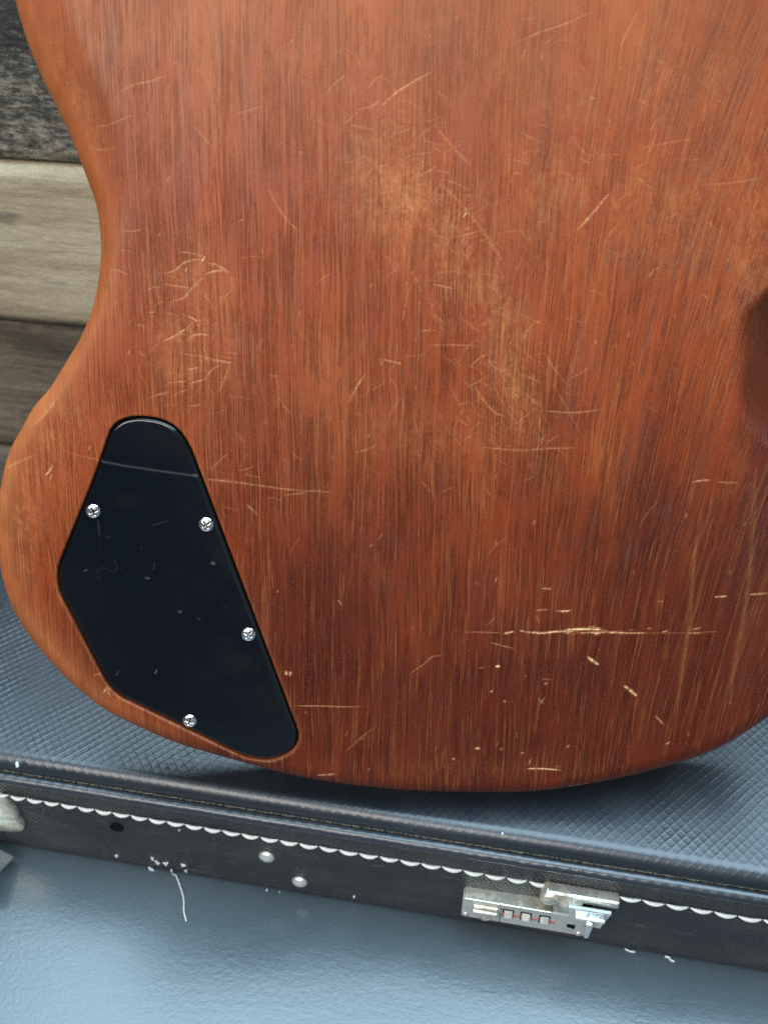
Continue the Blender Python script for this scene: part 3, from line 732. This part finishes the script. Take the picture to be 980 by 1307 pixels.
def guitar_body():
    h = 0.00040
    us = np.arange(OUTLINE[:, 0].min() - 2 * h, OUTLINE[:, 0].max() + 3 * h, h)
    vs = np.concatenate([np.arange(-2 * h, V_TOPVIEW, h), np.arange(V_TOPVIEW, OUTLINE[:, 1].max() + .006, 0.002)])
    U, V = np.meshgrid(us, vs)
    do = sd_out(U, V); dc = -(sd_cov(U, V) + GAP)       # positive outside the cover
    ins = (do > 0) & (dc > 0)
    keep = (ins[:-1, :-1] | ins[1:, :-1] | ins[:-1, 1:] | ins[1:, 1:])
    Un, Vn = U.copy(), V.copy()
    for _ in range(2):
        d1 = sd_out(Un, Vn); m = d1 < 0
        gx, gy = sd_out.grad(Un[m], Vn[m]); Un[m] -= gx * d1[m]; Vn[m] -= gy * d1[m]
        d2 = -(sd_cov(Un, Vn) + GAP); m = (d2 < 0) & (d2 > -0.003)
        gx, gy = sd_cov.grad(Un[m], Vn[m]); Un[m] += gx * d2[m]; Vn[m] += gy * d2[m]
    do = np.maximum(sd_out(Un, Vn), 0); dc = np.maximum(-(sd_cov(Un, Vn) + GAP), 0)
    dep = face_depth(Un, Vn, do)
    rc = 0.0008
    x = np.clip((rc - dc) / rc, 0, 0.999); dep = dep + rc * (1 - np.sqrt(1 - x * x)) * 0.8
    PX, PY = px_of(Un, Vn)
    # slow unevenness of a hand-sanded back
    dep = dep + 0.0005 * (vnoise(Un * 22, Vn * 14, 71) - .5)

    # ---------------- wear, haze and shade painted on the surface (in photo pixel coordinates of the flat back)
    scr = np.zeros_like(U); wear_haze = np.zeros_like(U); stain = np.zeros_like(U)
    streak = vnoise(Un * 900, Vn * 45, 81) * .6 + vnoise(Un * 1900, Vn * 90, 82) * .4
    cloud = vnoise(Un * 130, Vn * 90, 83) * .6 + vnoise(Un * 300, Vn * 220, 84) * .4
    fine = vnoise(Un * 1500, Vn * 1200, 85)
    def blob(arr, cx, cy, rx, ry, ang, amp, hard=1.0):
        c, s = math.cos(R_(ang)), math.sin(R_(ang))
        m = (np.abs(PX - cx) < 3 * max(rx, ry)) & (np.abs(PY - cy) < 3 * max(rx, ry))
        x = PX[m] - cx; y = PY[m] - cy
        a = (x * c + y * s) / rx; b = (-x * s + y * c) / ry
        g = np.exp(-(a * a + b * b) * hard)
        arr[m] = np.maximum(arr[m], amp * g)
    # pale rubbed areas: (x, y, rx, ry, angle, strength)
    for b in [(500, 250, 95, 55, 50, .55), (575, 320, 130, 36, 52, .48), (640, 400, 80, 32, 62, .40), (660, 500, 90, 30, 70, .38), (490, 180, 70, 40, -20, .35), (560, 120, 120, 60, -30, .25),
              (250, 400, 60, 110, 0, .30), (240, 350, 55, 28, -10, .35), (235, 470, 50, 30, 0, .30), (700, 230, 120, 90, -20, .32), (860, 260, 120, 110, 0, .30), (740, 130, 120, 70, -20, .28),
              (60, 560, 40, 90, 25, .45), (20, 660, 36, 110, 0, .50), (110, 440, 28, 70, 20, .45), (75, 120, 45, 160, -22, .50), (120, 320, 30, 90, 0, .45), (960, 300, 35, 120, 5, .45),
              (560, 560, 120, 50, 10, .22), (430, 480, 60, 60, 0, .18), (880, 90, 110, 100, 0, .35), (960, 200, 50, 90, 0, .3), (110, 870, 60, 25, 40, .30), (600, 980, 160, 14, 0, .10)]:
        blob(wear_haze, *b)
    scuff = vnoise(Un * 700 + Vn * 260, Vn * 420 - Un * 200, 86) * .5 + vnoise(Un * 1500, Vn * 1000, 87) * .5
    wear_haze *= np.clip(0.2 + 0.6 * streak + 1.5 * (cloud - .38) + 1.9 * (scuff - .45), 0, 1.7)
    wear_haze = np.maximum(wear_haze, 0.42 * smooth(330, -40, PY) * np.clip(0.4 + 0.8 * cloud, 0, 1))  # light haze towards the top, painted into the colour
    # bare edge where the finish is rubbed through
    left = smooth(300, 60, PX)
    wear_haze = np.maximum(wear_haze, 0.80 * np.exp(-(do / 0.012) ** 2) * left * (0.5 + 0.8 * cloud))
    wear_haze = np.maximum(wear_haze, 0.35 * np.exp(-(dc / 0.0012) ** 2) * (0.3 + 1.0 * cloud))
    # dark streaks and blotches in the finish
    for b in [(142, 70, 9, 75, 2, .9), (110, 110, 22, 60, -8, .45), (150, 190, 12, 60, 0, .5), (235, 90, 12, 60, 0, .55), (280, 60, 8, 70, 0, .55), (165, 260, 18, 80, 0, .35), (240, 210, 20, 90, 0, .45), (315, 90, 9, 80, 0, .5),
              (540, 40, 40, 60, 0, .35), (505, 690, 16, 10, 60, .5), (400, 560, 26, 60, 0, .3), (545, 900, 60, 70, 0, .2), (820, 560, 9, 45, 12, .6), (800, 590, 12, 40, 12, .5), (890, 610, 10, 40, 14, .55), (850, 650, 16, 14, 30, .5), (740, 690, 14, 14, 0, .5),
              (800, 710, 10, 20, 20, .55), (760, 660, 8, 12, 10, .5), (725, 745, 20, 24, 0, .3), (620, 745, 14, 30, 0, .4), (900, 340, 40, 10, 0, .5), (860, 335, 20, 8, 0, .4), (960, 700, 30, 160, 5, .35), (690, 820, 120, 60, 0, .15), (495, 745, 40, 10, 0, .35),
              (450, 700, 30, 90, 0, .2), (305, 430, 20, 70, 0, .25), (775, 330, 3, 8, 10, .8), (670, 390, 4, 14, 0, .5), (93, 843, 3, 2.5, 0, 1.2), (330, 220, 12, 60, 0, .3), (380, 160, 10, 60, 0, .3)]:
        blob(stain, *b)
    stain *= np.clip(0.25 + 1.0 * streak + 0.6 * (cloud - .4), 0, 1.3)
    iu = lambda x: int(np.clip(round((x - us[0]) / h), 0, len(us) - 1))
    iv = lambda y: int(np.clip(np.searchsorted(vs, y), 0, len(vs) - 1))
    def line(pts, wmm=0.35, amp=0.8, brk=0.5, sub=6, arr=scr, fade=True):
        P = spline([uv(x, y) for x, y in pts], sub) if len(pts) > 2 else np.linspace(uv(*pts[0]), uv(*pts[1]), 12)
        w0 = wv = wmm / 1000 / 2; pad = 2.2 * wv + h
        n = len(P) - 1
        for i in range(n):
            a, b = P[i], P[i + 1]
            i0, i1 = iu(min(a[0], b[0]) - pad), iu(max(a[0], b[0]) + pad) + 1; j0, j1 = iv(min(a[1], b[1]) - pad), iv(max(a[1], b[1]) + pad) + 1
            if i1 <= i0 or j1 <= j0: continue
            x = U[j0:j1, i0:i1]; y = V[j0:j1, i0:i1]; e = b - a; L = e @ e + 1e-15
            t = np.clip(((x - a[0]) * e[0] + (y - a[1]) * e[1]) / L, 0, 1)
            d = np.hypot(x - a[0] - t * e[0], y - a[1] - t * e[1])
            k = (i + t) / n
            wv = w0 * (0.25 + 0.95 * np.sin(math.pi * np.clip(k, 0, 1)) ** 0.8) if fade else w0
            g = np.exp(-(d / (wv + 0.00010)) ** 2)
            env = np.clip(np.minimum(k, 1 - k) * 6, 0.25, 1) if fade else 1.0
            br = np.clip(1 - brk + brk * 2 * fine[j0:j1, i0:i1], 0, 1.3)
            arr[j0:j1, i0:i1] = np.maximum(arr[j0:j1, i0:i1], amp * g * env * br)
    # ---- scratches seen on the back, traced one by one
    LT = [  # fan of scuffs near the left waist
        ([(197, 344), (206, 350)], .4, .6), ([(207, 349), (222, 345), (235, 335), (247, 331), (258, 330)], .5, .65), ([(225, 321), (240, 322), (255, 325), (260, 328)], .4, .45), ([(262, 326), (257, 334)], .6, .9),
        ([(264, 335), (275, 337), (285, 342), (293, 347)], .5, .75), ([(262, 350), (272, 346), (285, 345), (294, 347)], .5, .75), ([(294, 347), (296, 358), (297, 370)], .4, .4), ([(205, 363), (218, 363), (230, 365), (243, 367)], .4, .5),
        ([(215, 390), (222, 383), (234, 380), (245, 368), (257, 357)], .6, .5), ([(236, 376), (250, 362), (260, 352)], .9, .35), ([(260, 375), (268, 385), (275, 395)], .3, .45), ([(207, 435), (220, 430), (236, 420), (247, 411), (261, 407)], .5, .8),
        ([(240, 402), (248, 407), (254, 410)], .6, .75), ([(238, 434), (246, 428), (258, 426), (268, 428)], .5, .7), ([(243, 415), (245, 430), (245, 438)], .4, .4), ([(228, 450), (240, 452), (255, 454), (270, 458), (282, 464)], .4, .5),
        ([(266, 458), (280, 460), (292, 462), (298, 462)], .5, .6), ([(255, 455), (257, 465), (254, 478)], .5, .5), ([(236, 473), (246, 470), (256, 468)], .5, .65), ([(262, 483), (270, 472), (282, 465)], .5, .45), ([(214, 488), (228, 487), (240, 486)], .4, .5),
        ([(240, 490), (252, 486), (265, 483)], .5, .5), ([(190, 508), (205, 502), (218, 499)], .4, .45), ([(220, 506), (230, 500), (240, 497)], .4, .4), ([(280, 500), (284, 490), (288, 480), (292, 465)], .8, .35), ([(173, 414), (183, 415), (184, 422)], .5, .5), ([(176, 447), (186, 455)], .4, .45),
        ([(188, 398), (200, 398)], .4, .45), ([(212, 399), (224, 401)], .4, .4), ([(240, 518), (256, 516)], .4, .5), ([(184, 372), (196, 366), (208, 366)], .4, .35), ([(230, 398), (240, 404)], .4, .35),
        # long single scratches
        ([(342, 235), (348, 252), (360, 272), (374, 288), (384, 296)], .4, .5), ([(415, 120), (428, 105), (442, 94)], .4, .45), ([(480, 142), (500, 122), (520, 108), (548, 92)], .6, .65), ([(520, 108), (552, 90)], .9, .3), ([(447, 158), (462, 162), (478, 165)], .6, .4),
        ([(455, 140), (470, 136), (490, 128)], .5, .35), ([(555, 160), (570, 178), (585, 195), (602, 212)], .4, .5), ([(495, 150), (505, 162), (498, 178)], .5, .35), ([(560, 230), (590, 262), (620, 300), (648, 345)], 1.2, .35), ([(480, 215), (500, 225), (525, 260), (540, 300)], 1.5, .22),
        ([(485, 248), (500, 240)], .6, .4), ([(590, 278), (597, 268)], .5, .8), ([(733, 296), (750, 278), (772, 252), (776, 247)], .5, .75), ([(738, 292), (768, 258)], .8, .5), ([(552, 362), (566, 365), (578, 368)], .5, .6), ([(536, 422), (552, 420)], .4, .5), ([(548, 398), (556, 403), (570, 415)], .4, .4),
        ([(513, 410), (516, 395), (520, 370)], .5, .5), ([(488, 458), (500, 461), (513, 464)], .7, .75), ([(484, 456), (487, 466)], .5, .6), ([(446, 512), (456, 492), (468, 474)], .5, .7), ([(545, 440), (580, 440), (615, 441)], .4, .35), ([(604, 490), (615, 508), (630, 525), (645, 532)], .6, .55),
        ([(610, 570), (660, 574), (705, 572), (740, 571)], .35, .5), ([(695, 450), (705, 468), (715, 480)], .4, .5), ([(690, 524), (735, 526), (772, 521)], .4, .55), ([(668, 500), (690, 520)], .4, .4), ([(625, 480), (645, 520), (665, 545)], .5, .3), ([(700, 480), (745, 560)], .4, .3),
        ([(815, 675), (822, 660), (838, 640)], .3, .25), ([(826, 355), (832, 346), (842, 340)], .4, .5), ([(900, 235), (940, 232), (975, 226)], .5, .35), ([(812, 190), (850, 182), (890, 176)], .4, .3), ([(655, 55), (690, 40), (720, 30), (760, 12)], .5, .45), ([(790, 60), (800, 40), (815, 10)], .6, .35),
        ([(150, 118), (170, 108), (195, 102), (210, 96)], .6, .4), ([(122, 160), (140, 158), (160, 150), (172, 146)], .5, .4), ([(245, 158), (258, 172), (272, 190)], .4, .4), ([(300, 145), (318, 140), (336, 135)], .4, .35), ([(108, 186), (130, 190), (150, 186)], .5, .35), ([(155, 294), (170, 294), (182, 292)], .4, .5),
        ([(140, 345), (150, 344), (165, 351)], .5, .4),
        # around the cover
        ([(262, 612), (300, 615), (350, 622), (395, 627)], .5, .55), ([(262, 611), (290, 613), (330, 619)], .7, .3), ([(360, 632), (385, 629), (400, 626), (428, 629)], .4, .45), ([(315, 643), (322, 650), (330, 657)], .6, .6), ([(268, 600), (280, 588), (292, 578)], .4, .4), ([(370, 575), (385, 588)], .4, .35),
        ([(58, 607), (64, 600), (68, 592)], .9, .75), ([(64, 612), (67, 605)], .6, .6), ([(80, 575), (110, 583), (130, 587)], .4, .3), ([(5, 600), (22, 590), (45, 580)], 1.2, .35), ([(40, 545), (60, 525), (75, 505)], .9, .35), ([(120, 862), (135, 858)], .6, .55), ([(132, 885), (137, 878), (140, 890)], 1.3, .7),
        ([(365, 856), (366, 861)], 1.1, .9), ([(371, 857), (370, 862)], 1.0, .9), ([(372, 901), (410, 901), (436, 902), (464, 902)], .45, .6), ([(390, 907), (391, 911)], .5, .5), ([(440, 960), (460, 942), (478, 928)], .4, .4), ([(403, 990), (415, 989), (428, 988)], .8, .7), ([(536, 612), (552, 630)], .4, .4),
        # lower right: gouges
        ([(665, 806), (690, 808), (712, 806), (738, 806)], .7, .95), ([(718, 804), (745, 803), (770, 804)], 1.0, .95), ([(735, 808), (770, 807), (800, 808), (830, 808)], .6, .85), ([(590, 807), (618, 807), (640, 808)], .35, .45), ([(642, 809), (656, 806)], .8, .95), ([(752, 801), (768, 802)], .6, .8),
        ([(845, 807), (852, 805)], .8, .8), ([(876, 808), (898, 808)], .6, .7), ([(880, 804), (896, 801)], .6, .6), ([(800, 808), (870, 808), (920, 806)], .3, .35), ([(749, 838), (757, 844), (764, 849)], 1.1, 1.0), ([(796, 875), (805, 882), (813, 889)], 1.2, 1.0), ([(836, 913), (842, 920), (848, 926)], .5, .75),
        ([(690, 751), (697, 751), (704, 752)], .6, .75), ([(682, 779), (700, 778)], .6, .55), ([(710, 780), (720, 780), (729, 779)], .7, .85), ([(911, 762), (928, 761)], .6, .85), ([(955, 759), (980, 757)], .7, .8), ([(626, 820), (640, 824), (657, 828)], .4, .55), ([(610, 853), (618, 852)], .5, .6), ([(632, 851), (638, 850)], 1.0, .95),
        ([(684, 785), (688, 795)], .5, .55), ([(672, 981), (690, 981), (717, 983)], .6, .9), ([(685, 890), (695, 899)], .4, .55), ([(695, 890), (688, 900)], .4, .5), ([(690, 866), (704, 868)], .4, .45), ([(725, 1006), (755, 1004)], .8, .45), ([(849, 950), (855, 947)], .7, .7), ([(877, 935), (879, 940)], .5, .5),
        ([(606, 955), (612, 955)], 1.0, .9), ([(577, 969), (580, 968)], .9, .8), ([(638, 957), (641, 955)], .8, .6), ([(665, 961), (668, 961)], .9, .7), ([(723, 954), (726, 951)], .8, .7), ([(620, 800), (634, 786)], .3, .3), ([(520, 862), (540, 848), (552, 838), (566, 837)], .4, .5),
        ([(838, 767), (846, 768)], .6, .5), ([(880, 616), (896, 613), (906, 613)], .6, .75), ([(914, 615), (942, 616)], .5, .6), ([(690, 571), (730, 572)], .4, .35), ([(955, 700), (960, 640), (965, 590)], .5, .15), ([(625, 883), (628, 882)], .9, .9), ([(642, 894), (645, 896)], .6, .7), ([(695, 873), (698, 872)], .9, .8)]
    for p, wm, am in LT: line(p, wm * 0.75, am * (0.68 if am < 0.82 else 0.88), 0.8 if am < 0.82 else 0.65)
    # soft pale lines following the grain at the right (glue line / rub line)
    for p, a in (([(895, 650), (885, 720), (880, 790), (870, 860), (858, 950)], .20), ([(965, 600), (960, 690), (950, 780), (935, 860), (932, 905)], .17), ([(770, 320), (745, 420), (700, 560)], .10)):
        line(p, 2.4, a, 0.3, 10, wear_haze); line(p, 0.5, a * 0.5, 0.8, 10, scr)
    # short random nicks and pore-length bright ticks
    r = random.Random(5)
    for k in range(120):
        x, y = r.uniform(10, 975), r.uniform(20, 1000)
        ln = r.uniform(2, 9); an = r.gauss(1.45, .35) if r.random() < .55 else r.uniform(0, 3.14)
        line([(x, y), (x + ln * math.cos(an), y - ln * math.sin(an))], r.uniform(.15, .35), r.uniform(.15, .5), .5)
    for k in range(30):                                   # splinters along the long gouge
        x = r.gauss(735, 45); y = 806 + r.gauss(0, 2.2); ln = r.uniform(3, 14)
        line([(x, y), (x + ln, y + r.uniform(-1.2, 1.2))], r.uniform(.12, .36), r.uniform(.35, .85), .6)
    for k in range(560):                                  # hair scratches in the rubbed areas
        if r.random() < .62:                              # the band of scuffs crossing the middle of the back
            q = r.random(); x = 470 + 190 * q ** 0.8 + r.gauss(0, 34); y = 130 + 430 * q + r.gauss(0, 34); an = r.choice([-.9, -1.0, -.7, .9, 1.4, 0.3]) + r.gauss(0, .35)
        else:
            cx, cy, sp = r.choice([(250, 400, 45), (240, 460, 40), (700, 250, 110), (880, 230, 90), (330, 600, 70), (560, 520, 90), (760, 120, 90)])
            x, y = r.gauss(cx, sp), r.gauss(cy, sp); an = r.uniform(-1.6, 1.6)
        ln = r.uniform(6, 36); bd = r.uniform(-.22, .22)
        p = [(x, y), (x + ln * .5 * math.cos(an), y - ln * .5 * math.sin(an)), (x + ln * math.cos(an + bd), y - ln * math.sin(an + bd))]
        if all(15 < q_[0] < 975 and q_[1] > 0 for q_ in p): line(p, r.uniform(.08, .3), r.uniform(.08, .30), .9, 4)
    finish_shade = 0.95 * smooth(380, 900, PY + 60 * (cloud - .5)) * smooth(-60, 300, PX) + 0.35 * smooth(700, 980, PX) * smooth(420, 700, PY) + 0.12  # darker finish low and right, partly light falloff painted into the colour
    finish_shade = finish_shade + 0.9 * np.exp(-(do / 0.009) ** 2) * smooth(560, 840, PX) * smooth(640, 800, PY)  # lower-right edge: thicker finish plus its shade, painted into the colour
    finish_shade = finish_shade + 0.9 * np.exp(-((PY - 470) / 110.0) ** 4) * smooth(930, 965, PX)  # right waist bevel: dark finish plus its shade, painted into the colour
    finish_shade = np.clip(finish_shade * (0.7 + 0.6 * vnoise(Un * 40, Vn * 22, 95)), 0, 1)
    clean = np.clip(0.75 * np.exp(-(do / 0.014) ** 2) * left + 0.60 * smooth(520, 60, PY), 0, 1)
    clean = np.maximum(clean, np.exp(-((PY - 470) / 120.0) ** 4) * smooth(940, 965, PX))
    dep = dep + 0.00016 * scr                                # the scratches are cut in
    # grain runs straight on the left and leans over to the right on the right-hand side
    sl = 0.02 + 0.26 * smooth(480, 930, PX) * smooth(-200, 500, PY)
    gx = (Un - sl * 0) * 100
    # integrate the lean: shift of the grain line with height
    lean = 0.015 + 0.20 * smooth(0.00, 0.15, Un - BASE[0] * 0) 
    gx = (Un - lean * (Vn - 0.12)) * 100 + 0.05 * (vnoise(Un * 60, Vn * 12, 91) - .5)
    G = np.stack([gx, Vn * 100, np.zeros_like(gx)], -1)
    P = np.stack([Un, Vn, THICK - dep], -1)
    body = grid_mesh('body', P, M_wood, GUITAR, keep, {'scratch': np.clip(scr, 0, 1), 'wear_haze': np.clip(wear_haze, 0, 1), 'stain': np.clip(stain, 0, 1), 'clean': clean, 'finish_shade': finish_shade}, {'grain': G})
    # rim, front face and the routed pocket, joined into the same mesh
    n = len(OUTLINE); V = []; Fc = []
    d0 = face_depth(OUTLINE[:, 0], OUTLINE[:, 1], np.zeros(n))
    rings = [THICK - d0 + 0.0004, THICK - d0 - 0.002, np.full(n, 0.006), np.full(n, 0.0025), np.full(n, 0.0)]
    ins_ = [0, 0, 0, 0.0010, 0.004]
    gx, gy = sd_out.grad(OUTLINE[:, 0], OUTLINE[:, 1])
    for z, i_ in zip(rings, ins_):
        z = np.maximum(z, 0.0)
        V += [(OUTLINE[k, 0] + gx[k] * i_, OUTLINE[k, 1] + gy[k] * i_, z[k]) for k in range(n)]
    for i in range(len(rings) - 1):
        for k in range(n):
            k2 = (k + 1) % n; Fc.append((i * n + k, (i + 1) * n + k, (i + 1) * n + k2, i * n + k2))
    Fc.append(tuple((len(rings) - 1) * n + k for k in range(n))[::-1])
    nc = len(COVER); base = len(V); gx, gy = sd_cov.grad(COVER[:, 0], COVER[:, 1])
    for z in (THICK - 0.0006, THICK - 0.0046):
        V += [(COVER[k, 0] - gx[k] * GAP, COVER[k, 1] - gy[k] * GAP, z) for k in range(nc)]
    for k in range(nc):
        k2 = (k + 1) % nc; Fc.append((base + k, base + k2, base + nc + k2, base + nc + k))
    Fc.append(tuple(base + nc + k for k in range(nc)))
    V = np.array(V); 
    rim = mesh_obj('rim', V, Fc, M_wood, None)
    for k, val in (('scratch', 0.0), ('wear_haze', 0.25), ('stain', 0.15), ('clean', 0.7), ('finish_shade', 0.7)):
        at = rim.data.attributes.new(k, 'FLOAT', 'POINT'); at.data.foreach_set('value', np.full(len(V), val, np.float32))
    at = rim.data.attributes.new('grain', 'FLOAT_VECTOR', 'POINT')
    at.data.foreach_set('vector', (np.stack([V[:, 0] * 100, V[:, 1] * 100, V[:, 2] * 100], -1)).astype(np.float32).ravel())
    bm = bmesh.new(); bm.from_mesh(body.data); bm.from_mesh(rim.data); bm.to_mesh(body.data); bm.free()
    md = rim.data; bpy.data.objects.remove(rim); bpy.data.meshes.remove(md)
    return body
BODY = guitar_body()

def control_cover():
    h = 0.0005; lo = COVER.min(0) - 2 * h; hi = COVER.max(0) + 2 * h
    us = np.arange(lo[0], hi[0] + h, h); vs = np.arange(lo[1], hi[1] + h, h); U, V = np.meshgrid(us, vs)
    d = sd_cov(U, V); ins = d > 0
    keep = ins[:-1, :-1] | ins[1:, :-1] | ins[:-1, 1:] | ins[1:, 1:]
    Un, Vn = U.copy(), V.copy()
    for _ in range(2):
        d = sd_cov(Un, Vn); m = d < 0; gx, gy = sd_cov.grad(Un[m], Vn[m]); Un[m] -= gx * d[m]; Vn[m] -= gy * d[m]
    d = np.maximum(sd_cov(Un, Vn), 0)
    PX, PY = px_of(Un, Vn)
    # a bevelled lip round the plate, its face a hair below the wood
    dep = 0.00055 + 0.0011 * (1 - smooth(0.0, 0.0016, d)) + 0.0006 * smooth(0.0004, 0.0, d)
    dep += 0.00025 * (vnoise(Un * 30, Vn * 30, 51) - .5)
    scr = np.zeros_like(U)
    def line(pts, wpx, amp, brk=.5):
        p = np.array(pts, float)
        for a, b in zip(p, p[1:]):
            e = b - a; t = np.clip(((PX - a[0]) * e[0] + (PY - a[1]) * e[1]) / (e @ e), 0, 1)
            dd = np.hypot(PX - a[0] - t * e[0], PY - a[1] - t * e[1]); nz = vnoise(Un * 1200, Vn * 1200, 3)
            np.maximum(scr, amp * np.exp(-(dd / wpx) ** 2) * (1 - brk + brk * 2 * nz), out=scr)
    line([(128, 589), (160, 595), (200, 601), (251, 608)], .95, .26, .1)
    line([(247, 607), (251, 608)], 1.2, .5)
    line([(126, 740), (124, 728), (132, 725), (146, 731), (149, 724), (145, 714)], .8, .05)
    line([(130, 760), (128, 720), (127, 680)], .8, .012); line([(271, 719), (273, 720)], 1.2, .7); line([(186, 738), (190, 739)], .9, .4); line([(196, 727), (197, 719)], .7, .12)
    line([(148, 862), (151, 858)], .8, .2); line([(198, 860), (200, 856)], .8, .35); line([(108, 729), (110, 728)], .9, .3); line([(228, 781), (231, 782)], .9, .35); line([(252, 790), (256, 792)], .7, .1)
    line([(125, 665), (127, 684)], .8, .12); line([(135, 687), (140, 686)], .8, .1); line([(195, 671), (212, 666)], .6, .12); line([(284, 772), (288, 776)], .6, .08)
    r = random.Random(3)
    for _ in range(26):
        x, y = r.uniform(110, 330), r.uniform(570, 930); a = r.uniform(0, 3.1); l = r.uniform(4, 26)
        line([(x, y), (x + l * math.cos(a), y + l * math.sin(a))], .6, r.uniform(.004, .014))
    for _ in range(4):
        x, y = r.uniform(100, 350), r.uniform(560, 940); line([(x, y), (x + .6, y + .6)], .7, r.uniform(.05, .2))
    P = np.stack([Un, Vn, THICK - dep], -1)
    scr *= 0.38
    smu = np.zeros_like(U)
    for cx, cy, rx, ry, a_ in ((290, 840, 45, 26, .9), (255, 862, 40, 30, .7), (310, 890, 45, 16, .6), (165, 640, 22, 12, .8), (225, 770, 60, 90, .35), (270, 640, 40, 90, .3), (190, 560, 40, 20, .3)):
        smu = np.maximum(smu, a_ * np.exp(-((PX - cx) / rx) ** 2 - ((PY - cy) / ry) ** 2))
    smu *= 0.4 + 0.9 * vnoise(Un * 110, Vn * 160, 57)
    cov = grid_mesh('control_cover', P, M_cover, GUITAR, keep, {'scratch': np.clip(scr, 0, 1), 'smudge': np.clip(smu, 0, 1)})
    cov['label'] = 'glossy black plastic control cover'
    # skirt so the plate has thickness
    n = len(COVER); V = []; Fc = []
    for z in (THICK - 0.0020, THICK - 0.0045): V += [(COVER[k, 0], COVER[k, 1], z) for k in range(n)]
    for k in range(n): k2 = (k + 1) % n; Fc.append((k, n + k, n + k2, k2))
    sk = mesh_obj('skirt', V, Fc, M_cover, None)
    bm = bmesh.new(); bm.from_mesh(cov.data); bm.from_mesh(sk.data); bm.to_mesh(cov.data); bm.free(); bpy.data.objects.remove(sk)
    # screws with a cross recess
    nr, na = 13, 72; R0 = 0.0031
    rr, aa = np.meshgrid(np.concatenate([[0], np.linspace(0.0002, R0, nr)]), np.linspace(0, 2 * math.pi, na + 1), indexing='ij')
    base = None
    for i, (px, py, rot, tilt) in enumerate(((119, 653, .35, .10), (263, 670, .55, .0), (317, 810.5, .95, .0), (242, 921, 1.2, .0))):
        x = rr * np.cos(aa); y = rr * np.sin(aa)
        dome = 0.0011 * np.sqrt(np.clip(1 - (rr / (R0 * 1.02)) ** 2, 0, 1))
        cross = np.minimum(np.abs(x), np.abs(y)); rad = np.hypot(x, y)
        rec = smooth(0.00048, 0.00022, cross) * smooth(0.0020, 0.0016, rad)
        P = np.stack([x, y, dome - 0.0010 * rec], -1); P[:, -1] = P[:, 0]
        if base is None:
            s = grid_mesh('screw', P, mat_screw(), cov, None, {'slot': rec}); base = s.data
            # washer-like countersink edge below the head
        else:
            s = bpy.data.objects.new('screw', base); C.objects.link(s); s.parent = cov
        q = uv(px, py); s.location = (q[0], q[1], THICK - 0.00065); s.rotation_euler = (tilt, tilt * .5, rot)
def mat_screw():
    t = NT('nickel_screw'); o = t.obj(); sl = t.attr('slot')
    d = t.rng(t.noise(o, 900, 3), 0.5, 0.7)
    base = t.mix(t.math('MULTIPLY', d, 0.3), (0.82, 0.83, 0.82), (0.45, 0.44, 0.40)); base = t.mix(t.math('MULTIPLY', sl, 0.85), base, (0.20, 0.15, 0.07))
    return t.out(Base_Color=base, Metallic=t.rng(sl, 0, 1, 1, 0.3), Roughness=t.rng(sl, 0, 1, 0.18, 0.6))
control_cover()

# ------------------------------------------------------------------ crumbs
def lint(name, a, on, rad, label, mat, closed=False):
    pts = []
    for x, y in a:
        if on == 'floor': q = hit(x, y, (0, 0, rad), zq)
        else: q = hit(x, y, (0, 0, TOPZ + 0.0002 + rad), zq)
        pts.append(q)
    P = spline(pts, 4) if len(pts) > 2 else np.array(pts)
    c = P.mean(0); V, Fc = tube(P - c, rad, 6)
    o = mesh_obj(name, V, Fc, mat); o.location = tuple(c); tag(o, label, 'lint')
    return o
lint('lint_fibre', [(848, 1221), (853, 1222), (856, 1226), (860, 1227)], 'floor', 0.0006, 'curled white fibre on the floor at the case foot, right of the lock', M_fluff)
lint('lint_fibre', [(797, 1211), (803, 1214), (810, 1215)], 'floor', 0.0005, 'short straight white fibre on the floor just right of the lock', M_fluff)
lint('lint_crumb', [(640, 1063.5), (642, 1064.5)], 'case', 0.0006, 'tiny pale crumb on the case top below the guitar', M_fluff)
lint('lint_crumb', [(22, 973), (23, 979)], 'case', 0.0008, 'whitish crumb at the case seam near the left edge', M_fluff)
